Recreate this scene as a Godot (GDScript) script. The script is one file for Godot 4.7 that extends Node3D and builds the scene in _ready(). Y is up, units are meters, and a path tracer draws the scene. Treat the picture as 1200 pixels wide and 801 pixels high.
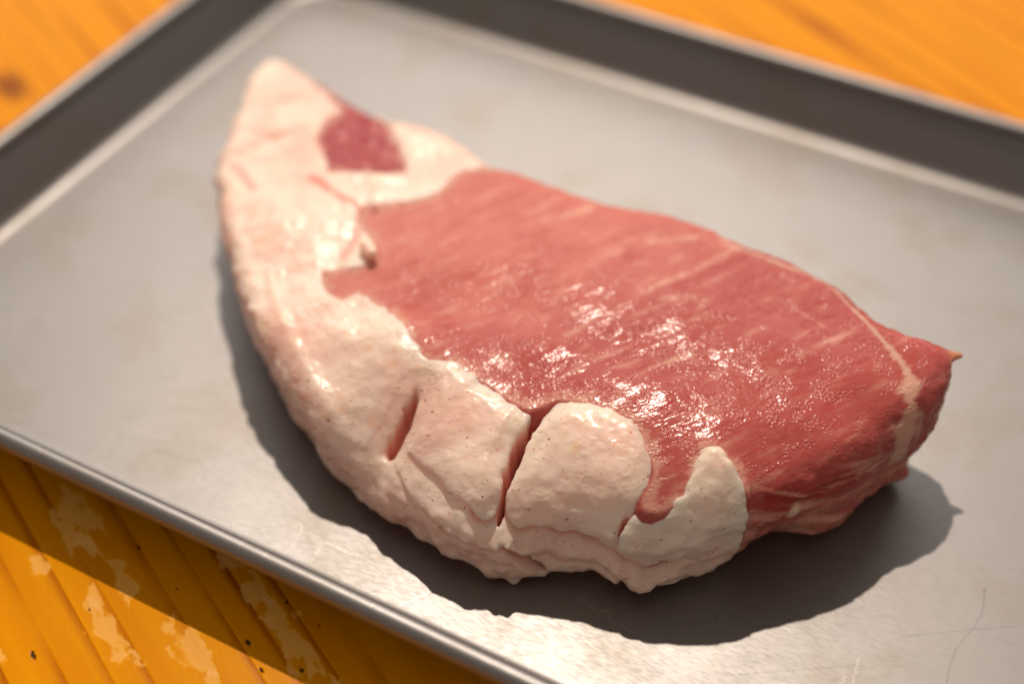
extends Node3D
# A raw pork steak in a metal tray on a lacquered wooden table. Plan numbers are millimetres; everything is built in metres.

# ---------------------------------------------------------------- measured plan of the steak (x, z in mm)
const OUT_TOP := [-57.8, -76.5, -53.6, -76.1, -48.6, -72.1, -40.2, -60.3, -32.4, -51, -27.2, -46.2, -18.4, -44.6, -12.2, -39.5, -7.2, -32.8, 0, -29.2, 7, -24, 17.8, -16.4, 29.5, -12.3, 38.3, -7.5, 46.1, -1.7, 52.8, 2.1, 58.6, 7.8, 63.2, 12.7, 68.2, 21.4, 76.1, 26.6, 79.3, 30, 79.1, 33.1, 74.9, 40.2, 67.2, 45.5, 60.2, 51.5, 51.9, 56.3, 43.9, 59.9, 39.6, 61.1, 36.2, 61.7, 29.4, 63.9, 20.5, 64.7, 14.9, 60.9, 6, 59.1, -3, 59.3, -9, 57.6, -15.1, 53.6, -22.9, 48.5, -29.3, 42.5, -35.9, 37, -40.9, 29, -46.2, 19, -51.8, 7.8, -55.7, -4.9, -59.3, -17.1, -62.1, -30.2, -63.3, -39.3, -62.6, -47.3, -61.4, -57.8, -60.4, -68.8]
const OUT_BOT := [-52, -66, -36, -48, -22, -41, -6, -27, 12, -14, 30, -8, 46, 2, 60, 15, 68, 26, 72.3, 36, 69, 40.2, 64.4, 43.5, 58.6, 50, 53.9, 51.8, 46.5, 51.4, 43.2, 53.4, 38, 58.8, 30.2, 62, 21, 63.5, 15.2, 59.9, 6.1, 59.5, 0, 61.2, -6.1, 58.8, -15.5, 52.4, -23.5, 46.6, -32, 39.1, -37.6, 30.5, -43.5, 20.4, -49.1, 7.3, -53.6, -4, -57, -15.9, -60, -29, -60, -40, -58, -56]
const FAT_IN := [-4, -42, -3, -31, -4.8, -29.2, -11.8, -26.3, -14.5, -20.6, -20.7, -17, -29.8, -16.2, -30.5, -10.9, -26.8, -3.8, -28.5, 2.9, -36.2, 3.9, -34.5, 10.3, -31.7, 12, -29.1, 10.3, -24.5, 14.4, -18.8, 23, -14.9, 30.4, -11.2, 30.4, -6.1, 34.1, -2, 37.5, 3, 41.7, 7.8, 39.9, 14.5, 42.2, 21, 45.7, 23.4, 51.2, 24.8, 56.1, 23, 59.6, 22.6, 61, 25.1, 61.2, 28.3, 59.6, 30.1, 57, 32, 52.5, 35.7, 52.5, 38.1, 56.4, 40.9, 60.2, 39.8, 63.3, 38.5, 68, 36, 78, -10, 78, -60, 60, -80, 20, -80, -90, -40, -90]
const RED := [-46, -66, -43, -68, -38, -58, -31.5, -51, -27, -45.5, -25, -40, -22.8, -33.6, -21.8, -28.1, -26, -27, -31.9, -27.6, -38.6, -28.3, -39.5, -32.4, -42.1, -40.9, -40, -48, -38, -52]
const CUT1 := [-17.3, 36, -19.4, 40, -21.5, 42.6, -23.2, 44]
const CUT2 := [6.8, 39.4, 3.3, 45.3, 0.7, 49.9, -0.6, 53.1, -2.4, 59.0]
const CUT3 := [25.4, 55.2, 22.9, 59.8, 19.6, 61.2, 17.8, 63]
const SEAM := [41.4, -0.1, 58.1, 11.1, 63.2, 19.6, 66.6, 27.4, 69.8, 34.3, 70.3, 39.1, 69.7, 43.5, 68.8, 45.5]
# measured heights of the upper surface (x, z, y in mm)
const HGT := [-7.1, -29, 22.6, 7, -20.8, 24.2, 20.5, -12, 25.2, 38.5, -4, 26.2, 49.5, 2.1, 26.5, 60.9, 14.4, 27, 68.7, 24.8, 27.4, 77.7, 30.4, 27.9, -16.5, 2.7, 23.7, 0, 3.6, 25.3, 16.1, 11.5, 26.5, 31.2, 23.2, 27.3, 45.7, 33.6, 27.3, 60.4, 37.2, 27.3, 3.1, 31.4, 25.2, 23.7, 43.9, 26, 36.7, 47.5, 26.1, 51.5, 47.2, 26.6, 58.6, 50.1, 25.7, 47.8, 56.3, 22, 67.2, 42.5, 26.7, 40.3, 61.3, 19, 65.5, 47.1, 20.5, -30.4, -8.3, 22.5, -32.4, 9.6, 22.4, -53.4, -74.3, 18, -57.4, -58.3, 18.5, -46.1, -43.8, 22, -32.9, -40, 22.5, -53.2, -24.9, 20.5, -42.8, -12.2, 24, -58.8, -39.3, 18.5, -50.5, -2.6, 21, -45.8, 12.4, 21, -40.3, 24.8, 19.5, -34.8, 35.5, 17, -28.6, 42.9, 9.5, -23.4, 25.7, 24.8, -24.4, 37.2, 21, -26.1, 41.1, 14, -12.2, 34.6, 24.8, -13.4, 45.2, 22.8, -18.1, 47.7, 14.5, -23.9, 43.2, 10.5, -30.8, 35.3, 19, 0, 46.5, 24.2, -1.5, 50.9, 22.5, -3.2, 54.2, 18.5, 13.4, 43.6, 25.5, 8.7, 53.3, 23, 5.8, 57.7, 17, 17.4, 53.8, 23.5, 14.5, 59, 18.5, 20.1, 57.6, 23.5, 33.9, 54.1, 26, 32.9, 61.5, 21.5, 27.3, 63.8, 17.5, 38.5, 59.9, 24, -34.8, 20.3, 24]
# pale threads of fat in the lean: runs of x, z; the last number of each is its half width
const VEINS := [
	[32.3, 10, 40.6, 3.3, 45.8, 0, 0.7], [7.7, 27.7, 11.4, 24.1, 14.6, 20.9, 0.45], [5.8, 20.9, 9.1, 13.8, 0.5], [26.5, -1.1, 35.8, -2.3, 0.9],
	[14.7, 4.5, 20.6, 2, 0.8], [51.3, 31.4, 59.6, 27, 62.3, 24.8, 0.7], [6.8, -9.7, 15.3, -12.4, 0.9], [15.3, 31.4, 21.6, 28.1, 0.35], [28.5, 16.4, 29.6, 16.2, 0.9], [14, 22, 24, 15, 32.3, 10, 0.4], [52, 19, 57, 24, 0.35], [20, 37, 27, 33, 33, 31, 0.35]]

const RED_LINES := [
	[-41.5, -25.8, -36.8, -20.2, -31.2, -16.2, 0.85], [-59.5, -34.9, -56.0, -28.5, -53.9, -24.0, 0.6], [-57.5, -48, -48.5, -41.5, -39.5, -39.5, 0.3], [-57.2, -57.5, -48.3, -57.5, -38.5, -53.5, 0.3],
	[-30.5, -10.9, -31.5, -5, -33, 0, 0.6], [-29.8, -15.8, -24.5, -15.3, -19.5, -16.2, 0.7]]

const TRAY_MARKS := [
	[103.5, -14.5, 104.5, -20.3, 102.8, -29.5, 103.4, -36.9, -0.035], [-26.8, -64.3, -19.2, -65.3, -11.7, -61.1, -9.6, -62.3, -9.2, -66.1, 0.05], [-9.6, -62.3, -5.3, -62.2, -4, -67.7, 0.05],
	[32.3, -61.3, 35.5, -61, 39, -58.3, 41.6, -58.3, 0.05], [46.5, -56.6, 44.1, -67.8, 0.05], [60.8, -52.7, 50, -60.2, 0.05], [64.7, -36.1, 64.5, -46.6, -0.035], [76.7, -49.7, 96.5, -37.8, 0.05]]

const GX0 := -70.0
const GZ0 := -84.0
const GNX := 166
const GNZ := 160
const C := 0.4            # cell of the fine grid, mm

var grid_top: PackedFloat32Array
var grid_bot: PackedFloat32Array
var grid_fat: PackedFloat32Array
var grid_red: PackedFloat32Array
var grid_height: PackedFloat32Array
var rng := RandomNumberGenerator.new()

func _ready():
	# ------------------------------------------------ camera, light, exposure
	var cam := Camera3D.new()
	cam.name = "camera"
	cam.position = Vector3(0, 0.221486, 0.230963)
	cam.rotation_degrees = Vector3(-43.8, 0, 0)
	cam.fov = 24.755
	cam.near = 0.02
	cam.far = 20.0
	var lens := CameraAttributesPhysical.new()
	lens.frustum_focal_length = 54.0
	lens.frustum_focus_distance = 0.2685
	lens.frustum_near = 0.02
	lens.frustum_far = 20.0
	lens.exposure_aperture = 5.2
	cam.attributes = lens
	add_child(cam)
	cam.fov = 24.755
	cam.current = true
	var env := Environment.new()
	env.background_mode = Environment.BG_COLOR
	env.background_color = Color(0.63, 0.585, 0.545)
	env.tonemap_mode = Environment.TONE_MAPPER_LINEAR
	env.tonemap_exposure = 1.0
	env.sdfgi_enabled = true
	env.ssao_enabled = true
	env.ssil_enabled = true
	var we := WorldEnvironment.new()
	we.name = "environment"
	we.environment = env
	add_child(we)
	bulb("unseen_lamp", Vector3(0.0, 1.0, -0.60).normalized() * 1.2, 1.0)  # lamp out of view, above and behind; throws the steak's shadow forwards
	var soft := AreaLight3D.new()
	soft.name = "unseen_soft_light"  # broad light out of view behind the tray, placed to brighten its far floor
	soft.area_size = Vector2(2.2, 0.8)
	soft.position = Vector3(0.05, 1.0, -1.5)
	soft.light_color = Color(1.0, 0.97, 0.945)
	soft.light_energy = 1.35
	soft.shadow_enabled = true
	add_child(soft)
	soft.look_at_from_position(soft.position, Vector3(0, 0, 0), Vector3.UP)
	# ------------------------------------------------ the table, the tray, the meat
	build_table()
	build_tray()
	build_steak()

func bulb(called: String, at: Vector3, energy: float):
	var l := OmniLight3D.new()
	l.name = called
	l.position = at + Vector3(0, 0.02, 0.02)
	l.light_color = Color(1.0, 0.925, 0.85)
	l.light_energy = energy * at.length_squared()
	l.light_size = 0.014
	l.omni_range = 6.0
	l.omni_attenuation = 2.0
	l.shadow_enabled = true
	add_child(l, true)

func noise(s: int, mm: float, octaves := 3, kind := FastNoiseLite.TYPE_SIMPLEX_SMOOTH) -> FastNoiseLite:
	var n := FastNoiseLite.new()
	n.seed = s
	n.noise_type = kind
	n.frequency = 1.0 / mm
	n.fractal_type = FastNoiseLite.FRACTAL_FBM if octaves > 1 else FastNoiseLite.FRACTAL_NONE
	n.fractal_octaves = octaves
	return n

func tag(o: Node3D, label: String, category: String):
	o.set_meta("label", label)
	o.set_meta("category", category)

func mesh_node(called: String, mesh: Mesh, m: Material, parent: Node) -> MeshInstance3D:
	var o := MeshInstance3D.new()
	o.name = called
	o.mesh = mesh
	o.material_override = m
	parent.add_child(o, true)
	return o

# ---------------------------------------------------------------- table
func build_table():
	rng.seed = 41
	var w := 1024       # across the grain
	var h := 1024       # along the grain
	var across := 0.26  # metres covered by one repeat across the grain
	var along := 0.52
	# base: rings of late wood that run along the grain and wander slowly
	var n1 := noise(5, 300.0, 2)
	var n2 := noise(6, 22.0, 3)
	var n3 := noise(7, 3.0, 2)
	var im := Image.create(w, h, false, Image.FORMAT_RGB8)
	var bump := Image.create(w, h, false, Image.FORMAT_RGB8)
	var rough := Image.create(w, h, false, Image.FORMAT_RGB8)
	# patches where the lacquer has gone: centre across/along in mm, half sizes, turn
	var gdir := Vector2(0.545, 0.838)          # the grain's direction on the table (x, z)
	var gcross := Vector2(0.838, -0.545)
	var worn := []
	for p in [[-86.3, 55.9, 2.0, 3.0], [-81.2, 45.6, 4.0, 6.5], [-71.7, 70.4, 2.1, 6.5], [-70, 59.3, 1.6, 5.0], [-55.8, 74.9, 2.6, 6.5], [-74, 64, 1.0, 3.0], [-39, 72, 2.4, 10.0], [-46, 63, 2.0, 4.5], [-64.5, 77, 1.2, 2.0], [-78, 52, 1.4, 3.0], [-88, 76, 1.6, 2.2], [-30, 84, 2.0, 4.0], [-52, 55, 1.8, 3.5], [-51, 81, 1.2, 1.8], [-112, -80, 2.0, 6.0], [110, -112, 3.0, 8.0]]:
		var q := Vector2(p[0], p[1])
		worn.append([q.dot(gcross), q.dot(gdir), p[2], p[3]])
	var knot := Vector2(Vector2(-125.5, -93.4).dot(gcross), Vector2(-125.5, -93.4).dot(gdir))
	var nicks := []
	for p in [[-45.9, 73.6, 0.8], [-82.2, 76.2, 0.8], [-36.1, 79.2, 0.8], [-68.2, 52.6, 0.6], [-74.5, 66.5, 0.5], [-40, 65, 0.4], [-60, 62, 0.35], [-43, 79, 0.5], [-34, 70, 0.4]]:
		var q := Vector2(p[0], p[1])
		nicks.append([q.dot(gcross), q.dot(gdir), p[2]])
	var dark := Color(0.55, 0.26, 0.0)
	var mid := Color(0.81, 0.505, 0.0)
	var pale := Color(0.85, 0.555, 0.0)
	var bare := Color(0.92, 0.72, 0.47)
	var coarse := []
	for y in h:
		var a := (y / float(h) - 0.5) * along * 1000.0
		for x in w:
			var c := (x / float(w) - 0.5) * across * 1000.0
			var wander := 7.0 * n1.get_noise_2d(c * 1.5, a * 0.35) * 1.0
			var ring := (c + wander) / 8.0 + 1.1 * n1.get_noise_1d(c * 9.0)
			var f := ring - floorf(ring)
			var line := pow(smoothstep(0.45, 0.97, f), 3.2) * (1.0 - smoothstep(0.97, 1.0, f))
			var strength := clampf(0.5 + 1.0 * n2.get_noise_2d(floorf(ring) * 31.0, a * 0.25), 0.1, 1.0)
			var t := n2.get_noise_2d(c * 2.5, a * 0.22)
			var fine := n3.get_noise_2d(c * 6.0, a * 0.6)
			var col := mid.lerp(pale, clampf(0.5 + 0.9 * t, 0.0, 1.0))
			col = col.lerp(dark, clampf(line * strength * 1.0 + 0.08 * fine + 0.04 * t, 0.0, 1.0))
			var r := 0.30 + 0.05 * fine
			var b := 0.62 - 0.35 * line * strength + 0.05 * fine
			var kn := Vector2((c - knot.x) / 5.0, (a - knot.y) / 9.0).length() + 0.3 * t
			col = col.lerp(Color(0.42, 0.20, 0.03), 0.75 * (1.0 - smoothstep(0.35, 1.15, kn)))
			for p in worn:
				var dx: float = (c - p[0]) / p[2]
				var dy: float = (a - p[1]) / p[3]
				if absf(dx) < 1.8 and absf(dy) < 1.8:
					var edge: float = sqrt(dx * dx + dy * dy) + 1.15 * n2.get_noise_2d(c * 5.0 + 90.0, a * 2.6) + 0.25 * n3.get_noise_2d(c * 3.0, a * 2.0)
					var k: float = 1.0 - smoothstep(0.78, 0.98, edge)
					if k > 0.0:
						col = col.lerp(bare.lerp(mid, 0.12 + 0.25 * fine), k * (0.72 + 0.3 * fine))
						r = lerpf(r, 0.72, k)
						b = lerpf(b, 0.42 + 0.06 * fine, k)
			for p in nicks:
				var dx: float = c - p[0]
				var dy: float = a - p[1]
				if absf(dx) < 3.0 and absf(dy) < 3.0:
					var edge: float = sqrt(dx * dx * 2.6 + dy * dy * 0.7) / (0.8 * p[2]) + 0.9 * n2.get_noise_2d(c * 14.0, a * 14.0)
					var k: float = 1.0 - smoothstep(0.7, 1.0, edge)
					col = col.lerp(Color(0.16, 0.09, 0.04), k * 0.9)
					b = lerpf(b, 0.1, k)
			im.set_pixel(x, y, col)
			rough.set_pixel(x, y, Color(r, r, r))
			bump.set_pixel(x, y, Color(b, b, b))
	var m := StandardMaterial3D.new()
	m.resource_name = "lacquered_wood"
	m.albedo_texture = ImageTexture.create_from_image(im)
	m.roughness = 1.0
	m.roughness_texture = ImageTexture.create_from_image(rough)
	m.metallic_specular = 0.15
	m.heightmap_enabled = true
	m.heightmap_scale = 0.03
	m.heightmap_texture = ImageTexture.create_from_image(bump)
	# slab with rounded long edges, its surface UV-mapped along the grain
	var st := SurfaceTool.new()
	st.begin(Mesh.PRIMITIVE_TRIANGLES)
	var e := 0.45
	var top := -0.0011
	var ring_pts := [Vector3(1, 0, 1), Vector3(-1, 0, 1), Vector3(-1, 0, -1), Vector3(1, 0, -1)]
	var put := func(p: Vector3, n: Vector3):
		var q := Vector2(p.x, p.z)
		st.set_normal(n)
		st.set_uv(Vector2(q.dot(gcross) / across + 0.5 + p.y, q.dot(gdir) / along + 0.5))
		st.add_vertex(p)
	var a0 := Vector3(-e, top, -e - 0.1); var a1 := Vector3(e, top, -e - 0.1); var a2 := Vector3(e, top, e - 0.1); var a3 := Vector3(-e, top, e - 0.1)
	for p in [a0, a1, a2, a0, a2, a3]:
		put.call(p, Vector3.UP)
	var dn := Vector3(0, -0.03, 0)
	for side in [[a3, a2, Vector3(0, 0, 1)], [a2, a1, Vector3(1, 0, 0)], [a1, a0, Vector3(0, 0, -1)], [a0, a3, Vector3(-1, 0, 0)]]:
		for p in [side[0], side[1], side[1] + dn, side[0], side[1] + dn, side[0] + dn]:
			put.call(p, side[2])
	for p in [a0 + dn, a2 + dn, a1 + dn, a0 + dn, a3 + dn, a2 + dn]:
		put.call(p, Vector3.DOWN)
	var t := mesh_node("wooden_table", st.commit(), m, self)
	tag(t, "orange lacquered wooden table top with dark grain lines and pale worn patches under the tray", "table")

# ---------------------------------------------------------------- tray
const TU0 := -125.2
const TU1 := 142.0
const TV0 := -78.8
const TV1 := 105.0
const AU := Vector2(0.8746, 0.4848)
const AV := Vector2(0.4848, -0.8746)

func tray_loop(inset: float) -> PackedVector2Array:
	# rounded rectangle in the tray's own axes, moved inwards
	var r := maxf(20.0 - inset, 3.0)
	var u0 := TU0 + inset; var u1 := TU1 - inset; var v0 := TV0 + inset; var v1 := TV1 - inset
	var pts := PackedVector2Array()
	var corners := [[u1 - r, v1 - r, 0.0], [u0 + r, v1 - r, 90.0], [u0 + r, v0 + r, 180.0], [u1 - r, v0 + r, 270.0]]
	for k in 4:
		var c = corners[k]
		for i in 17:
			var a := deg_to_rad(c[2] + 90.0 * i / 16.0)
			pts.append(Vector2(c[0] + r * cos(a), c[1] + r * sin(a)))
		var nx = corners[(k + 1) % 4]
		var a1 := deg_to_rad(c[2] + 90.0)
		var p0 := Vector2(c[0] + r * cos(a1), c[1] + r * sin(a1))
		var p1 := Vector2(nx[0] + r * cos(a1), nx[1] + r * sin(a1))
		for i in range(1, 24):
			pts.append(p0.lerp(p1, i / 24.0))
	return pts

func loft(profile: Array, wobble: FastNoiseLite, amount: float, closed_inside := false) -> ArrayMesh:
	# profile: [inset, height] pairs in mm, from the inside outwards
	var loops := []
	var per := 0
	var verts := PackedVector3Array()
	var uvs := PackedVector2Array()
	for p in profile:
		var l := tray_loop(p[0])
		per = l.size()
		for q in l:
			var w := amount * wobble.get_noise_2d(q.x, q.y)
			var xz := AU * q.x + AV * q.y
			verts.append(Vector3(xz.x, p[1] + w, xz.y) * 0.001)
			uvs.append(Vector2(q.x / 280.0 + 0.5, q.y / 280.0 + 0.5 + p[1] / 280.0))
	var idx := PackedInt32Array()
	for k in profile.size() - 1:
		for i in per:
			var j := (i + 1) % per
			var a := k * per + i; var b := k * per + j; var c := (k + 1) * per + i; var d := (k + 1) * per + j
			idx.append_array([a, b, c, b, d, c])
	if closed_inside:
		var mid := (AU * (TU0 + TU1) + AV * (TV0 + TV1)) * 0.5
		verts.append(Vector3(mid.x, profile[0][1], mid.y) * 0.001)
		uvs.append(Vector2((TU0 + TU1) * 0.5 / 280.0 + 0.5, (TV0 + TV1) * 0.5 / 280.0 + 0.5))
		for i in per:
			idx.append_array([verts.size() - 1, (i + 1) % per, i])
	return with_normals(verts, idx, uvs, PackedColorArray())

func with_normals(verts: PackedVector3Array, idx: PackedInt32Array, uvs: PackedVector2Array, cols: PackedColorArray) -> ArrayMesh:
	var nor := PackedVector3Array()
	nor.resize(verts.size())
	for t in range(0, idx.size(), 3):
		var i0 := idx[t]; var i1 := idx[t + 1]; var i2 := idx[t + 2]
		var v0 := verts[i0]
		var n := (verts[i2] - v0).cross(verts[i1] - v0)
		nor[i0] += n
		nor[i1] += n
		nor[i2] += n
	for i in nor.size():
		nor[i] = nor[i].normalized()
	var arr := []
	arr.resize(Mesh.ARRAY_MAX)
	arr[Mesh.ARRAY_VERTEX] = verts
	arr[Mesh.ARRAY_NORMAL] = nor
	if uvs.size():
		arr[Mesh.ARRAY_TEX_UV] = uvs
	if cols.size():
		arr[Mesh.ARRAY_COLOR] = cols
	arr[Mesh.ARRAY_INDEX] = idx
	var mesh := ArrayMesh.new()
	mesh.add_surface_from_arrays(Mesh.PRIMITIVE_TRIANGLES, arr)
	return mesh

func build_tray():
	rng.seed = 77
	var s := 1024
	var n1 := noise(21, 130.0, 4)
	var n2 := noise(22, 40.0, 4)
	var n3 := noise(23, 2.5, 2)
	var rough := Image.create(s, s, false, Image.FORMAT_RGB8)
	var col := Image.create(s, s, false, Image.FORMAT_RGB8)
	var rel := Image.create(s, s, false, Image.FORMAT_RGB8)
	for y in s:
		for x in s:
			var a := n1.get_noise_2d(x, y)
			var b := n2.get_noise_2d(x, y)
			var g := n3.get_noise_2d(x * 0.25, y * 4.0)
			var r := clampf(0.475 + 0.03 * a + 0.015 * b + 0.045 * g, 0.0, 1.0)
			rough.set_pixel(x, y, Color(r, r, r))
			# dried water marks and a yellowish film, no more than a tint
			var film := smoothstep(0.05, 0.5, a + 0.4 * b)
			var c := Color(0.495, 0.488, 0.484).lerp(Color(0.485, 0.466, 0.44), film * 0.5)
			c = c.darkened(clampf(0.012 * b + 0.02 * g, 0.0, 0.2))
			col.set_pixel(x, y, c)
			var hgt := 0.5 + 0.22 * a + 0.04 * b + 0.008 * g
			rel.set_pixel(x, y, Color(hgt, hgt, hgt))
	# fine scratches, light and dark, mostly along the tray's length
	for k in 520:
		var p := Vector2(rng.randf() * s, rng.randf() * s)
		var dir := Vector2.RIGHT.rotated(rng.randfn(0.15, 0.5) if rng.randf() < 0.75 else rng.randf() * TAU)
		var len := 12.0 + 90.0 * pow(rng.randf(), 3.0)
		var d := rng.randf_range(-0.07, 0.05)
		var bend := rng.randfn(0.0, 0.004)
		for i in int(len):
			p += dir
			dir = dir.rotated(bend)
			var xx := posmod(int(p.x), s)
			var yy := posmod(int(p.y), s)
			var r := clampf(rough.get_pixel(xx, yy).r + d, 0.1, 1.0)
			rough.set_pixel(xx, yy, Color(r, r, r))
			var c := col.get_pixel(xx, yy)
			col.set_pixel(xx, yy, c.lightened(0.05) if d < -0.03 else c.darkened(0.05))
	# edges of dried drips
	for k in 26:
		var cx := rng.randf() * s
		var cy := rng.randf() * s
		var rad := 6.0 + 26.0 * rng.randf()
		var from := rng.randf() * TAU
		var span := rng.randf_range(1.0, 3.6)
		for i in 260:
			var a := from + span * i / 260.0
			var rr := rad * (1.0 + 0.55 * n2.get_noise_2d(cos(a) * 60.0 + cx, sin(a) * 60.0 + cy))
			var xx := posmod(int(cx + rr * 1.5 * cos(a)), s)
			var yy := posmod(int(cy + rr * sin(a)), s)
			col.set_pixel(xx, yy, col.get_pixel(xx, yy).lerp(Color(0.56, 0.55, 0.53), 0.35))
			pass
	# the marks one can see near the front: a hair-like line, pale edges of dried water, a few long scratches
	for mark in TRAY_MARKS:
		var run := smooth_curve(mark.slice(0, mark.size() - 1), false, 60)
		var tint: float = mark[mark.size() - 1]
		for p in run:
			var xx := clampi(int((p.x / 280.0 + 0.5) * s + 2.0 * n2.get_noise_2d(p.x * 2.0, p.y * 2.0)), 0, s - 1)
			var yy := clampi(int((p.y / 280.0 + 0.5) * s + 2.0 * n2.get_noise_2d(p.y * 2.0, p.x * 2.0)), 0, s - 1)
			var c := col.get_pixel(xx, yy)
			col.set_pixel(xx, yy, c.lightened(tint * 0.5) if tint > 0.0 else c.darkened(-tint))
	var m := StandardMaterial3D.new()
	m.resource_name = "dull_metal"
	m.albedo_texture = ImageTexture.create_from_image(col)
	m.metallic = 0.92
	m.roughness = 1.0
	m.roughness_texture = ImageTexture.create_from_image(rough)
	m.heightmap_enabled = true
	m.heightmap_scale = 0.012
	m.heightmap_texture = ImageTexture.create_from_image(rel)
	var tray := Node3D.new()
	tray.name = "metal_tray"
	add_child(tray)
	tag(tray, "shallow dull silver metal tray with rounded corners and rolled rim on wooden table", "tray")
	var wob := noise(31, 90.0, 2)
	# inner pan: floor, rounded foot, leaning wall
	var prof := [[60.0, 0.0], [30.0, 0.0], [16.0, 0.0], [11.2, 0.0]]
	for i in range(1, 13):
		var a := deg_to_rad(62.0 * i / 12.0)
		prof.append([11.2 - 3.8 * sin(a), 3.8 * (1.0 - cos(a))])
	var foot = prof[-1]
	for i in range(1, 7):
		prof.append([lerpf(foot[0], 2.0, i / 6.0), lerpf(foot[1], 11.7, i / 6.0)])
	mesh_node("pan", loft(prof, wob, 0.12, true), m, tray)
	# rolled rim
	var bead := []
	for i in 22:
		var a := deg_to_rad(200.0 - 330.0 * i / 21.0)
		bead.append([-1.95 * cos(a) + 0.35, 12.2 + 1.95 * sin(a)])
	mesh_node("rolled_rim", loft(bead, wob, 0.12), m, tray)
	# outer skin
	var outer := [[1.4, 11.0], [foot[0] - 0.75, foot[1] - 0.35], [8.8, 0.0], [10.6, -0.6], [14.0, -0.85], [60.0, -0.85]]
	mesh_node("underside", loft(outer_reversed(outer), wob, 0.0), m, tray)

func outer_reversed(p: Array) -> Array:
	return p

# ---------------------------------------------------------------- steak
func smooth_curve(a: Array, closed: bool, sub: int) -> PackedVector2Array:
	var p := PackedVector2Array()
	for i in range(0, a.size(), 2):
		p.append(Vector2(a[i], a[i + 1]))
	var out := PackedVector2Array()
	var n := p.size()
	for i in (n if closed else n - 1):
		var p0 := p[(i - 1 + n) % n] if closed or i > 0 else p[i]
		var p1 := p[i]
		var p2 := p[(i + 1) % n]
		var p3 := p[(i + 2) % n] if closed or i + 2 < n else p[(i + 1) % n]
		for k in sub:
			out.append(p1.cubic_interpolate(p2, p0, p3, float(k) / sub))
	if not closed:
		out.append(p[n - 1])
	return out

func distance_grid(poly: PackedVector2Array) -> PackedFloat32Array:
	# signed distance (inside negative) at every mm
	var g := PackedFloat32Array()
	g.resize(GNX * GNZ)
	var n := poly.size()
	for k in GNZ:
		for i in GNX:
			var q := Vector2(GX0 + i, GZ0 + k)
			var best := 1e9
			var a := poly[n - 1]
			for b in poly:
				var ab := b - a
				var t := clampf((q - a).dot(ab) / maxf(ab.length_squared(), 1e-6), 0.0, 1.0)
				best = minf(best, (a + ab * t).distance_squared_to(q))
				a = b
			var d := sqrt(best)
			g[k * GNX + i] = -d if Geometry2D.is_point_in_polygon(q, poly) else d
	return g

func height_grid() -> PackedFloat32Array:
	# moving least squares through the measured heights
	var g := PackedFloat32Array()
	g.resize(GNX * GNZ)
	for k in GNZ:
		for i in GNX:
			if (i & 1) or (k & 1):
				continue
			var x := GX0 + i
			var z := GZ0 + k
			var sw := 1e-9; var sx := 0.0; var sz := 0.0; var sh := 0.0; var sxx := 0.0; var szz := 0.0; var sxz := 0.0; var sxh := 0.0; var szh := 0.0
			for j in range(0, HGT.size(), 3):
				var dx: float = HGT[j] - x
				var dz: float = HGT[j + 1] - z
				var d2 := dx * dx + dz * dz
				var w := exp(-d2 / 60.0) + 0.02 * exp(-d2 / 500.0)
				var hh: float = HGT[j + 2]
				sw += w; sx += w * dx; sz += w * dz; sh += w * hh
				sxx += w * dx * dx; szz += w * dz * dz; sxz += w * dx * dz; sxh += w * dx * hh; szh += w * dz * hh
			var mx := sx / sw; var mz := sz / sw; var mh := sh / sw
			var cxx := sxx / sw - mx * mx + 6.0
			var czz := szz / sw - mz * mz + 6.0
			var cxz := sxz / sw - mx * mz
			var cxh := sxh / sw - mx * mh
			var czh := szh / sw - mz * mh
			var det := cxx * czz - cxz * cxz
			var gx := (cxh * czz - czh * cxz) / det
			var gz := (czh * cxx - cxh * cxz) / det
			g[k * GNX + i] = clampf(mh - clampf(gx, -1.5, 1.5) * mx - clampf(gz, -1.8, 1.8) * mz, 4.0, 29.0)
	for k in range(0, GNZ, 2):
		for i in range(1, GNX - 1, 2):
			g[k * GNX + i] = 0.5 * (g[k * GNX + i - 1] + g[k * GNX + i + 1])
	for k in range(1, GNZ - 1, 2):
		for i in GNX:
			g[k * GNX + i] = 0.5 * (g[(k - 1) * GNX + i] + g[(k + 1) * GNX + i])
	return g

func look(g: PackedFloat32Array, x: float, z: float) -> float:
	var fx := clampf(x - GX0, 0.0, GNX - 1.001)
	var fz := clampf(z - GZ0, 0.0, GNZ - 1.001)
	var i := int(fx)
	var k := int(fz)
	fx -= i
	fz -= k
	var o := k * GNX + i
	return lerpf(lerpf(g[o], g[o + 1], fx), lerpf(g[o + GNX], g[o + GNX + 1], fx), fz)

func run_distance(run: PackedVector2Array, q: Vector2) -> Vector2:
	# distance to a run of segments, and how far along it (0..1)
	var best := 1e9
	var at := 0.0
	for i in run.size() - 1:
		var a := run[i]
		var ab := run[i + 1] - a
		var t := clampf((q - a).dot(ab) / maxf(ab.length_squared(), 1e-6), 0.0, 1.0)
		var d := (a + ab * t).distance_squared_to(q)
		if d < best:
			best = d
			at = (i + t) / (run.size() - 1)
	return Vector2(sqrt(best), at)

enum { LEAN, FAT, EYE }

func both(a: float, b: float, r: float) -> float:
	# intersection with a rounded edge
	var x := a + r
	var y := b + r
	if x <= 0.0 or y <= 0.0:
		return maxf(x, y) - r
	return sqrt(x * x + y * y) - r

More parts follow.
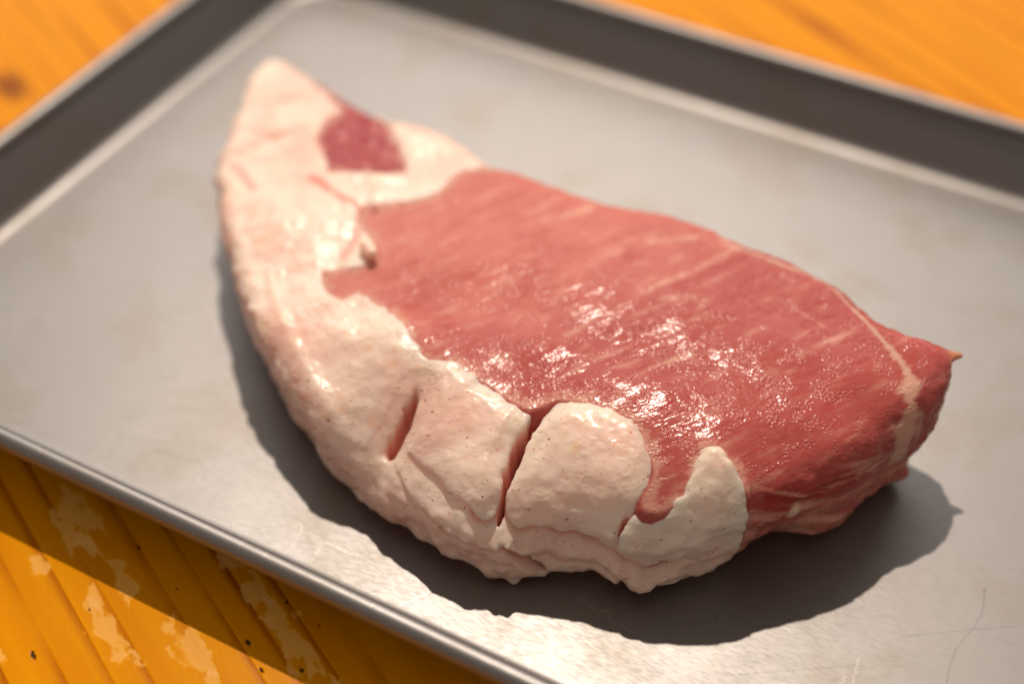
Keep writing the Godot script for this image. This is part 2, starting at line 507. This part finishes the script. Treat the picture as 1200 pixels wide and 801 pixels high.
func solid(kind: int) -> Array:
	# fills a field column by column, then meshes its zero level; returns [vertices in mm, indices]
	var x0 := -68.0; var x1 := 88.0; var z0 := -82.0; var z1 := 72.0
	if kind == LEAN:
		x0 = -40.0; z0 = -42.0
	elif kind == EYE:
		x0 = -52.0; x1 = -16.0; z0 = -74.0; z1 = -22.0
	elif kind == FAT:
		x1 = 48.0
	var nx := int((x1 - x0) / C) + 1
	var nz := int((z1 - z0) / C) + 1
	var y0 := -0.55
	var ny := int(31.0 / C)
	var f := PackedFloat32Array()
	f.resize(nx * nz * ny)
	f.fill(5.0)
	var lo := PackedInt32Array(); lo.resize(nx * nz); lo.fill(9999)
	var hi := PackedInt32Array(); hi.resize(nx * nz); hi.fill(-1)
	var broad := noise(101, 14.0, 2)
	var small := noise(102, 4.2, 3)
	var tiny := noise(103, 1.5, 2)
	var fold := noise(104, 18.0, 2)
	var jag := noise(105, 3.2, 3)
	var cut1 := smooth_curve(CUT1, false, 4)
	var cut2 := smooth_curve(CUT2, false, 4)
	var cut3 := smooth_curve(CUT3, false, 4)
	var ridge := smooth_curve([-47, 2, -45.0, 12.4, -39.8, 24.0, -34.6, 34.0, -30.5, 39.5], false, 2)
	# loose tags of tissue: two ends and a radius at each, mm
	var tags := []
	if kind == FAT:
		tags = [[Vector3(-3.5, 2.6, 60.0), Vector3(5.4, 2.0, 60.6), 2.0, 0.9], [Vector3(0.0, 2.4, 60.8), Vector3(0.3, 1.0, 61.6), 1.3, 1.0], [Vector3(-23.3, 11.6, 43.6), Vector3(-23.7, 9.6, 45.0), 1.3, 0.9], [Vector3(-28.4, -0.5 + 25.0, -1.5), Vector3(-27.0, 25.0, 1.2), 1.5, 1.2], [Vector3(27.5, 14.0, 63.0), Vector3(22.5, 13.2, 62.4), 1.9, 0.8]]
	elif kind == LEAN:
		tags = [[Vector3(75.5, 24.0, 29.0), Vector3(80.9, 25.2, 29.8), 2.2, 0.6], [Vector3(69.5, 5.0, 37.0), Vector3(72.0, 3.4, 38.0), 2.6, 2.0]]
	for k in nz:
		var z := z0 + k * C
		for i in nx:
			var x := x0 + i * C
			var st := look(grid_top, x, z)
			var sb := look(grid_bot, x, z)
			var near_tag := false
			for t in tags:
				if absf(x - t[0].x) < 10.0 and absf(z - t[0].z) < 4.0:
					near_tag = true
			if minf(st, sb) > 4.0 and not near_tag:
				continue
			var sf := 9.0
			var sr := 9.0
			sf = look(grid_fat, x, z)
			if kind == FAT and sf > 2.5 and not near_tag:
				continue
			if kind == FAT or kind == EYE:
				sr = look(grid_red, x, z)
			if kind == EYE and sr > 2.5:
				continue
			var h := look(grid_height, x, z)
			var nb := broad.get_noise_2d(x, z)
			var ns := small.get_noise_2d(x, z)
			var nt := tiny.get_noise_2d(x, z)
			var nj := jag.get_noise_2d(x, z)
			var q := Vector2(x, z)
			var r := 3.0
			var cutw := 9.0
			var cutd := 0.0
			var in_fat := 0.0
			if kind == LEAN:
				in_fat = smoothstep(-0.6, -5.0, sf)
				h += 0.16 * nb + 0.05 * ns + 0.03 * nt - 8.0 * in_fat
				# shallow troughs beside the pale threads
				r = 3.2
				if x > 40.0:
					r = 4.2
			elif kind == FAT:
				h += 0.25 + 0.6 * nb + 0.28 * ns + 0.05 * nt
				h += 1.7 * exp(-((x - 15.0) * (x - 15.0) + (z - 50.0) * (z - 50.0)) / 60.0)
				h += 2.0 * exp(-((x - 34.0) * (x - 34.0) + (z - 57.0) * (z - 57.0)) / 55.0)
				h -= 1.1 * smoothstep(0.6, -0.8, sr + 0.9 * nj)
				# wrinkles that run over the upper left end
				h -= 0.9 * exp(-pow((z + 43.0 + 0.35 * (x + 50.0) + 2.0 * nb) / 1.3, 2.0)) * smoothstep(-42.0, -46.0, x)
				h -= 0.5 * exp(-pow((z + 58.0 + 0.1 * (x + 50.0) + 2.0 * nb) / 1.1, 2.0))
				var rd := run_distance(ridge, q).x
				h += 0.6 * exp(-rd * rd / 1.8)
				r = lerpf(3.2, 6.0, smoothstep(36.0, 48.0, z))
				if x < 5.0:
					var d := run_distance(cut1, q)
					if d.x < 4.0:
						cutw = d.x - (0.3 + 1.15 * sin(PI * clampf(d.y * 0.75 + 0.12, 0.0, 1.0)))
						cutd = 5.5
					d = run_distance(cut2, q)
					if d.x < 4.0 and d.x < cutw:
						cutw = d.x - (0.35 + 0.75 * sin(PI * clampf(0.25 + d.y * 0.7, 0.0, 1.0)))
						cutd = 9.0
				elif x < 15.0:
					var d := run_distance(cut2, q)
					if d.x < 4.0:
						cutw = d.x - (0.35 + 0.75 * sin(PI * clampf(0.25 + d.y * 0.7, 0.0, 1.0)))
						cutd = 9.0
				elif x < 32.0 and z > 48.0:
					var d := run_distance(cut3, q)
					if d.x < 4.0:
						cutw = d.x - 0.55
						cutd = 7.0
				if cutw < 8.0:
					h -= 0.9 * exp(-pow(maxf(cutw, 0.0) / 2.6, 2.0))
			elif kind == EYE:
				h += -0.35 + 0.35 * ns + 0.10 * nt
				r = 1.2
			var inner := st < -9.0 and sb < -9.0
			var jlo := 0
			var jhi := mini(ny - 1, int((h - y0) / C) + 6)
			if near_tag:
				jhi = maxi(jhi, int((27.0 - y0) / C))
			if inner and not near_tag:
				var reach := 14.0 if cutw < 2.0 else 5.0
				if kind == FAT and sf > -4.0:
					reach = 31.0
				if kind == EYE:
					reach = 31.0
				jlo = maxi(0, int((h - reach - y0) / C))
				for j in range(3, jlo):
					f[(k * nx + i) * ny + j] = -5.0
			var col := k * nx + i
			lo[col] = 0 if jlo > 0 else jlo
			if jlo > 0:
				lo[col] = jlo
			hi[col] = jhi
			var skin := minf(st, sb) > -8.0
			for j in range(jlo, jhi + 1):
				var y := y0 + j * C
				var sd := lerpf(sb, st, smoothstep(0.0, 15.0, y))
				if skin:
					sd += 0.25 * (1.0 - nb) * 0.4
					if kind == FAT:
						var n3d := small.get_noise_3d(x, y * 1.4, z)
						sd -= 0.5 + 0.55 * n3d + 0.8 * broad.get_noise_3d(x * 1.3, y * 1.8, z * 1.3)
						if z > 25.0 and x > -34.0 and x < 36.0:
							var fade := smoothstep(-34.0, -22.0, x) * smoothstep(36.0, 24.0, x)
							var yc := 13.4 - 0.17 * (x + 4.0) + 2.4 * fold.get_noise_1d(x * 1.9)
							var e := (y - yc) / 0.7
							sd += fade * 1.7 * exp(-e * e)
							sd -= fade * 1.7 * smoothstep(yc - 0.8, yc - 3.4, y) * smoothstep(0.5, 4.0, y)
							var e2 := (y - yc + 5.0 + 1.8 * fold.get_noise_1d(x * 1.2 + 70.0)) / 0.6
							sd += fade * 0.9 * exp(-e2 * e2)
							sd -= fade * 0.7 * small.get_noise_2d(x * 0.8, y * 0.5 + 40.0) * smoothstep(yc, yc - 3.0, y)
							# an upright fold under the third block
							var e3 := (x - 19.6 - 0.08 * (y - 6.0)) / 0.8
							sd += 1.1 * exp(-e3 * e3) * smoothstep(10.0, 6.0, y)
							# the slit above the loose flap
							var e4 := (y - 4.0 - 0.95 * (4.6 - x)) / 0.75
							sd += 5.5 * exp(-e4 * e4) * smoothstep(-3.5, 2.5, x) * smoothstep(6.6, 5.2, x)
						elif x < -25.0:
							# folds low on the left side
							var e5 := (y - 8.0 - 2.0 * fold.get_noise_2d(x, z)) / 1.2
							sd += 0.9 * exp(-e5 * e5)
					elif kind == LEAN:
						var n3d := small.get_noise_3d(x, y * 1.3, z)
						sd -= 0.55 * n3d - 6.0 * in_fat
						# sheets of muscle on the right-hand side
						var e6 := (y - 15.0 + 0.35 * (x - 52.0) + 2.0 * fold.get_noise_1d(x)) / 0.9
						sd += 0.9 * exp(-e6 * e6) * smoothstep(36.0, 44.0, x)
						var e7 := (y - 9.0 + 0.25 * (x - 52.0) + 2.0 * fold.get_noise_1d(x + 50.0)) / 0.8
						sd += 0.7 * exp(-e7 * e7) * smoothstep(36.0, 44.0, x)
						sd -= 0.8 * smoothstep(9.0, 5.0, y) * smoothstep(40.0, 56.0, x)
					sd += 2.0 * smoothstep(3.0, 0.0, y)
				var v := both(sd, y - h, r)
				if kind == FAT:
					v = both(v, sf + 0.7 * nj + 0.12 * nt + 0.02 * (h - y), 0.9 + 1.1 * smoothstep(30.0, 44.0, z))
					if cutw < 3.0:
						var open := cutw + 0.06 * (h - y) - 0.5 * nj - 0.2 * nt
						var depth := (h - cutd) - y
						v = both(v, -maxf(open, depth), 1.0)
				elif kind == EYE:
					v = both(v, sr + 1.2 * nj, 0.9)
					v = maxf(v, h - 7.0 - y)
				v = maxf(v, -y)
				if near_tag:
					for t in tags:
						var a: Vector3 = t[0]
						var ab: Vector3 = t[1] - a
						var pq := Vector3(x, y, z) - a
						var u := clampf(pq.dot(ab) / ab.length_squared(), 0.0, 1.0)
						var d: float = (pq - ab * u).length() - lerpf(t[2], t[3], u) - 0.25 * ns
						var m := clampf(0.5 + 0.5 * (v - d) / 1.2, 0.0, 1.0)
						v = lerpf(v, d, m) - 1.2 * m * (1.0 - m)
				f[col * ny + j] = v
	# surface nets
	var verts := PackedVector3Array()
	var idx := PackedInt32Array()
	var at := PackedInt32Array()
	at.resize(nx * nz * ny)
	var step_x := ny
	var step_z := nx * ny
	for k in nz - 1:
		for i in nx - 1:
			var c00 := k * nx + i
			var jl := mini(mini(lo[c00], lo[c00 + 1]), mini(lo[c00 + nx], lo[c00 + nx + 1]))
			var jh := maxi(maxi(hi[c00], hi[c00 + 1]), maxi(hi[c00 + nx], hi[c00 + nx + 1]))
			if jh < 0:
				continue
			var o := c00 * ny
			for j in range(maxi(0, jl - 1), mini(ny - 2, jh + 1)):
				var b := o + j
				var a0 := f[b]; var a1 := f[b + step_x]; var a2 := f[b + 1]; var a3 := f[b + step_x + 1]
				var a4 := f[b + step_z]; var a5 := f[b + step_z + step_x]; var a6 := f[b + step_z + 1]; var a7 := f[b + step_z + step_x + 1]
				var inside := int(a0 < 0.0) + int(a1 < 0.0) + int(a2 < 0.0) + int(a3 < 0.0) + int(a4 < 0.0) + int(a5 < 0.0) + int(a6 < 0.0) + int(a7 < 0.0)
				if inside == 0 or inside == 8:
					continue
				var p := Vector3.ZERO
				var n := 0
				if (a0 < 0.0) != (a1 < 0.0): p += Vector3(a0 / (a0 - a1), 0, 0); n += 1
				if (a2 < 0.0) != (a3 < 0.0): p += Vector3(a2 / (a2 - a3), 1, 0); n += 1
				if (a4 < 0.0) != (a5 < 0.0): p += Vector3(a4 / (a4 - a5), 0, 1); n += 1
				if (a6 < 0.0) != (a7 < 0.0): p += Vector3(a6 / (a6 - a7), 1, 1); n += 1
				if (a0 < 0.0) != (a2 < 0.0): p += Vector3(0, a0 / (a0 - a2), 0); n += 1
				if (a1 < 0.0) != (a3 < 0.0): p += Vector3(1, a1 / (a1 - a3), 0); n += 1
				if (a4 < 0.0) != (a6 < 0.0): p += Vector3(0, a4 / (a4 - a6), 1); n += 1
				if (a5 < 0.0) != (a7 < 0.0): p += Vector3(1, a5 / (a5 - a7), 1); n += 1
				if (a0 < 0.0) != (a4 < 0.0): p += Vector3(0, 0, a0 / (a0 - a4)); n += 1
				if (a1 < 0.0) != (a5 < 0.0): p += Vector3(1, 0, a1 / (a1 - a5)); n += 1
				if (a2 < 0.0) != (a6 < 0.0): p += Vector3(0, 1, a2 / (a2 - a6)); n += 1
				if (a3 < 0.0) != (a7 < 0.0): p += Vector3(1, 1, a3 / (a3 - a7)); n += 1
				p /= n
				verts.append(Vector3(x0 + (i + p.x) * C, y0 + (j + p.y) * C, z0 + (k + p.z) * C))
				at[b] = verts.size()
				# quads round the three edges that start at this corner
				if i > 0 and k > 0 and (a0 < 0.0) != (a2 < 0.0):
					quad(idx, at[b], at[b - step_x], at[b - step_x - step_z], at[b - step_z], a0 < 0.0)
				if k > 0 and j > 0 and (a0 < 0.0) != (a1 < 0.0):
					quad(idx, at[b], at[b - step_z], at[b - step_z - 1], at[b - 1], a0 < 0.0)
				if i > 0 and j > 0 and (a0 < 0.0) != (a4 < 0.0):
					quad(idx, at[b], at[b - 1], at[b - 1 - step_x], at[b - step_x], a0 < 0.0)
	return [verts, idx]

func quad(idx: PackedInt32Array, a: int, b: int, c: int, d: int, flip: bool):
	if a == 0 or b == 0 or c == 0 or d == 0:
		return
	if flip:
		idx.append_array([a - 1, c - 1, b - 1, a - 1, d - 1, c - 1])
	else:
		idx.append_array([a - 1, b - 1, c - 1, a - 1, c - 1, d - 1])

const FIBRE := Vector2(0.85, -0.53)       # the way the fibres run over the cut face (x, z)
const FIBRE_ACROSS := Vector2(0.53, 0.85)

func flesh_uv(verts: PackedVector3Array) -> PackedVector2Array:
	var uv := PackedVector2Array()
	uv.resize(verts.size())
	for i in verts.size():
		var v := verts[i]
		var q := Vector2(v.x, v.z)
		uv[i] = Vector2(q.dot(FIBRE) / 40.0, (q.dot(FIBRE_ACROSS) - 0.9 * v.y) / 40.0)
	return uv

func scaled(verts: PackedVector3Array) -> PackedVector3Array:
	var o := verts.duplicate()
	for i in o.size():
		o[i] = o[i] * 0.001
	return o

func relief(fibres: float, grain: float, s: int, fine := 1.0) -> ImageTexture:
	# wet relief: fibres drawn out along U and small beads of moisture
	var size := 1024
	var a := noise(s, 60.0 * fine, 3)
	var fa := a.get_seamless_image(size / 4, size)
	fa.convert(Image.FORMAT_RGB8)
	fa.resize(size, size, Image.INTERPOLATE_CUBIC)
	var b := noise(s + 1, 25.0 * fine, 2)
	var fb := b.get_seamless_image(size, size)
	fb.convert(Image.FORMAT_RGB8)
	var cnoise := noise(s + 2, 150.0 * fine, 3)
	var fc := cnoise.get_seamless_image(size, size)
	fc.convert(Image.FORMAT_RGB8)
	var da := fa.get_data()
	var db := fb.get_data()
	var dc := fc.get_data()
	var out := PackedByteArray()
	out.resize(size * size)
	for i in size * size:
		var wet := smoothstep(0.45, 0.70, dc[i * 3] / 255.0)
		var v := 0.5 + fibres * (da[i * 3] / 255.0 - 0.5) + grain * (0.15 + 0.85 * wet) * (db[i * 3] / 255.0 - 0.5)
		out[i] = int(clampf(v, 0.0, 1.0) * 255.0)
	return ImageTexture.create_from_image(Image.create_from_data(size, size, false, Image.FORMAT_L8, out))

func build_steak():
	var out_top := smooth_curve(OUT_TOP, true, 2)
	var out_bot := smooth_curve(OUT_BOT, true, 2)
	grid_top = distance_grid(out_top)
	grid_bot = distance_grid(out_bot)
	grid_fat = distance_grid(smooth_curve(FAT_IN, true, 2))
	grid_red = distance_grid(smooth_curve(RED, true, 2))
	grid_height = height_grid()
	var steak := Node3D.new()
	steak.name = "raw_pork_steak"
	add_child(steak)
	tag(steak, "thick raw pork steak with pink lean and scored cream fat lying in the tray", "meat")
	var marble := noise(201, 9.0, 4)
	var cloud := noise(202, 26.0, 2)
	var speck := noise(203, 1.1, 2)
	var veins := []
	for v in VEINS:
		var flat: Array = v.slice(0, v.size() - 1)
		var run := smooth_curve(flat, false, 3)
		var box := Rect2(run[0], Vector2.ZERO)
		for p in run:
			box = box.expand(p)
		veins.append([run, box.grow(2.5), v[v.size() - 1]])

	# --- lean
	var s := solid(LEAN)
	var verts: PackedVector3Array = s[0]
	var cols := PackedColorArray()
	cols.resize(verts.size())
	var seam := smooth_curve(SEAM, false, 3)
	var seamed := PackedByteArray()
	seamed.resize(verts.size())
	var red := Color(0.42, 0.098, 0.086)
	var pink := Color(0.53, 0.160, 0.128)
	var deep := Color(0.33, 0.030, 0.026)
	var pale := Color(0.70, 0.42, 0.31)
	for i in verts.size():
		var v := verts[i]
		var q := Vector2(v.x, v.z)
		var along := q.dot(FIBRE)
		var across := q.dot(FIBRE_ACROSS)
		var cl := cloud.get_noise_2d(v.x, v.z)
		var far := smoothstep(28.0, -16.0, v.z + 0.10 * v.x)
		var c := red.lerp(pink, clampf(far * 0.8 + 0.35 + 0.9 * cl, 0.0, 1.0))
		# the muscle right of the long pale thread is darker
		var split := smoothstep(-1.5, 2.5, (q - Vector2(7.7, 27.7)).dot(Vector2(0.588, 0.809)) + 3.0 * cl) * smoothstep(-8.0, 6.0, v.x)
		c = c.lerp(Color(0.385, 0.076, 0.070), 0.8 * split)
		# faint marbling drawn out along the fibres
		var m := marble.get_noise_2d(along * 0.55, across * 2.2 - v.y)
		c = c.lerp(pale, 0.30 * smoothstep(0.18, 0.62, m))
		c = c.lerp(deep, 0.35 * smoothstep(0.15, 0.6, -m))
		var w := speck.get_noise_2d(along * 0.4, across)
		c = c.lerp(pale, clampf(0.14 * w, 0.0, 1.0))
		for ve in veins:
			if ve[1].has_point(q):
				var d := run_distance(ve[0], q)
				var wd: float = ve[2] * (1.0 + 0.9 * w)
				c = c.lerp(pale, clampf(0.30 + 0.5 * m, 0.0, 0.6) * (1.0 - smoothstep(0.0, wd * 2.2, d.x)))
		# fat thins out over the flesh at the border
		var sf0 := look(grid_fat, v.x, v.z)
		if sf0 < 3.0:
			c = c.lerp(pale, 0.5 * smoothstep(-1.2, -0.2, sf0) * smoothstep(1.6, -0.2, sf0 + 2.2 * w + 2.4 * m))
		# the fold of darker flesh on the near right, the pale film below it
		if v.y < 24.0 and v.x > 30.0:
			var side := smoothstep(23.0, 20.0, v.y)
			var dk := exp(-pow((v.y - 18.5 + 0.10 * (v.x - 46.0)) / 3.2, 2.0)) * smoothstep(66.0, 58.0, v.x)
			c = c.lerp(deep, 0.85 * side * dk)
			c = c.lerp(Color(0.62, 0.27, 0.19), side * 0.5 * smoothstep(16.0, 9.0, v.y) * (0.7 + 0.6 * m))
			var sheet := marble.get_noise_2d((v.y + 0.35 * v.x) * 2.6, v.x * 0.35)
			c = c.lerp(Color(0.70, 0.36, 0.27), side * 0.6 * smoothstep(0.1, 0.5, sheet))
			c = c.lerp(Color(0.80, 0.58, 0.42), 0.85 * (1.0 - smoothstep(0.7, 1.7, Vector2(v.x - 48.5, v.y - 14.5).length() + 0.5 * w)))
		if v.x > 38.0 and v.z < 50.0 and v.y > 11.0:
			var d := run_distance(seam, q)
			var wd := (0.45 + 1.35 * smoothstep(0.4, 0.75, d.y)) * (1.0 + 0.9 * m + 0.5 * w)
			var k := 1.0 - smoothstep(wd * 0.45, wd * 1.35, d.x)
			c = c.lerp(Color(0.72, 0.42, 0.31), 0.7 * k)
			seamed[i] = 1 if d.x < wd * 0.9 else 0
			# flesh beyond the seam
			if d.x > wd and v.x + 0.3 * v.z > 82.0:
				c = c.lerp(Color(0.36, 0.085, 0.085), 0.5)
		c = c.lerp(Color(0.62, 0.30, 0.18), 0.7 * smoothstep(77.5, 80.0, v.x))
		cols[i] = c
	var lean := StandardMaterial3D.new()
	lean.resource_name = "lean_flesh"
	lean.vertex_color_use_as_albedo = true
	lean.roughness = 0.17
	lean.metallic_specular = 0.25
	lean.subsurf_scatter_enabled = true
	lean.subsurf_scatter_strength = 0.20
	lean.heightmap_enabled = true
	lean.heightmap_scale = 0.021
	lean.heightmap_texture = relief(0.38, 0.85, 301)
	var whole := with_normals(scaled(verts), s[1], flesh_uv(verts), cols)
	# the pale seam at the right-hand end is a piece of its own, cut out of the same surface
	var arr := whole.surface_get_arrays(0)
	var idx: PackedInt32Array = s[1]
	var flesh := PackedInt32Array()
	var film := PackedInt32Array()
	for t in range(0, idx.size(), 3):
		if seamed[idx[t]] + seamed[idx[t + 1]] + seamed[idx[t + 2]] >= 2:
			film.append_array([idx[t], idx[t + 1], idx[t + 2]])
		else:
			flesh.append_array([idx[t], idx[t + 1], idx[t + 2]])
	for part in [["lean_meat", flesh], ["fat_seam", film]]:
		arr[Mesh.ARRAY_INDEX] = part[1]
		var piece := ArrayMesh.new()
		piece.add_surface_from_arrays(Mesh.PRIMITIVE_TRIANGLES, arr)
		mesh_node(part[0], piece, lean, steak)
	print("lean ", verts.size())

	# --- fat cap
	s = solid(FAT)
	verts = s[0]
	cols = PackedColorArray()
	cols.resize(verts.size())
	var red_lines := []
	for v in RED_LINES:
		var run := smooth_curve(v.slice(0, v.size() - 1), false, 3)
		var box := Rect2(run[0], Vector2.ZERO)
		for p in run:
			box = box.expand(p)
		red_lines.append([run, box.grow(2.5), v[v.size() - 1]])
	var cream := Color(0.87, 0.645, 0.545)
	var rosy := Color(0.82, 0.485, 0.395)
	var yellow := Color(0.82, 0.63, 0.42)
	var wine := Color(0.72, 0.34, 0.265)
	for i in verts.size():
		var v := verts[i]
		var cl := cloud.get_noise_2d(v.x * 1.3, v.z * 1.3)
		var m := marble.get_noise_2d(v.x, v.z - v.y)
		var c := cream.lerp(rosy, clampf(0.25 + 0.9 * cl, 0.0, 0.75))
		c = c.lerp(yellow, 0.35 * smoothstep(0.28, 0.6, m))
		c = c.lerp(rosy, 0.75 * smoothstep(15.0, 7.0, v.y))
		var h := look(grid_height, v.x, v.z)
		var st := look(grid_top, v.x, v.z)
		# flesh shows through deep in the cuts and thinly by the lean
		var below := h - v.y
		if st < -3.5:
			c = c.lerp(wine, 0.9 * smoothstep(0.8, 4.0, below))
		else:
			# rosy creases in the folds of the side
			var sd := lerpf(look(grid_bot, v.x, v.z), st, smoothstep(0.0, 15.0, v.y))
			if below > 3.0:
				c = c.lerp(wine, 0.85 * smoothstep(-0.3, -1.9, sd))
		for ve in red_lines:
			if ve[1].has_point(Vector2(v.x, v.z)):
				var d := run_distance(ve[0], Vector2(v.x, v.z)).x
				c = c.lerp(Color(0.62, 0.17, 0.12), ve[2] * (1.0 - smoothstep(0.2, 1.8, d + 0.5 * m)))
		var sf := look(grid_fat, v.x, v.z)
		c = c.lerp(rosy, 0.45 * smoothstep(-1.6, 0.4, sf + 0.8 * m))
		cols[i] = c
	var fat := StandardMaterial3D.new()
	fat.resource_name = "fat"
	fat.vertex_color_use_as_albedo = true
	fat.albedo_texture = speck_texture()
	fat.uv1_scale = Vector3(0.25, 0.25, 1)
	fat.roughness = 0.30
	fat.metallic_specular = 0.42
	fat.subsurf_scatter_enabled = true
	fat.subsurf_scatter_strength = 0.38
	fat.heightmap_enabled = true
	fat.heightmap_scale = 0.012
	fat.heightmap_texture = relief(0.25, 0.8, 321, 0.35)
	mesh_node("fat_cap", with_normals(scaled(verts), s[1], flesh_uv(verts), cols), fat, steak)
	print("fat ", verts.size())

	# --- small dark muscle in the fat
	s = solid(EYE)
	verts = s[0]
	cols = PackedColorArray()
	cols.resize(verts.size())
	for i in verts.size():
		var v := verts[i]
		var m := marble.get_noise_2d(v.x * 1.6, v.z * 1.6)
		var sr := look(grid_red, v.x, v.z)
		var e := smoothstep(-1.8, 0.2, sr + 1.6 * m)
		cols[i] = Color(0.34, 0.055, 0.065).lerp(Color(0.52, 0.17, 0.15), clampf(0.08 + 0.9 * m + 0.5 * marble.get_noise_2d(v.x * 6.0 - v.z * 2.0, v.z * 1.2), 0.0, 0.8)).lerp(Color(0.72, 0.42, 0.33), 0.55 * e)
	mesh_node("small_dark_muscle", with_normals(scaled(verts), s[1], flesh_uv(verts), cols), lean, steak)


func speck_texture() -> ImageTexture:
	# specks of pepper and rusty spots on the fat; 160 mm a side, 0.16 mm a pixel
	rng.seed = 909
	var s := 1024
	var im := Image.create(s, s, false, Image.FORMAT_RGB8)
	im.fill(Color.WHITE)
	for k in 2300:
		var x := rng.randi() % s
		var y := rng.randi() % s
		var c := Color(0.35, 0.25, 0.18) if rng.randf() < 0.3 else Color(0.74, 0.45, 0.25)
		var n := 1 + int(4.0 * pow(rng.randf(), 2.5))
		for i in n:
			im.set_pixel(posmod(x + rng.randi_range(-1, 1), s), posmod(y + rng.randi_range(-1, 1), s), c)
	for k in 620:
		var x := rng.randi() % s
		var y := rng.randi() % s
		var rad := rng.randf_range(3.0, 11.0)
		var a := rng.randf_range(0.08, 0.38)
		for j in range(-12, 13):
			for i in range(-12, 13):
				var d := Vector2(i, j).length() / rad + 0.3 * rng.randf()
				if d < 1.0:
					var xx := posmod(x + i, s)
					var yy := posmod(y + j, s)
					im.set_pixel(xx, yy, im.get_pixel(xx, yy).lerp(Color(0.93, 0.76, 0.54), a * (1.0 - d)))
	im.generate_mipmaps()
	return ImageTexture.create_from_image(im)
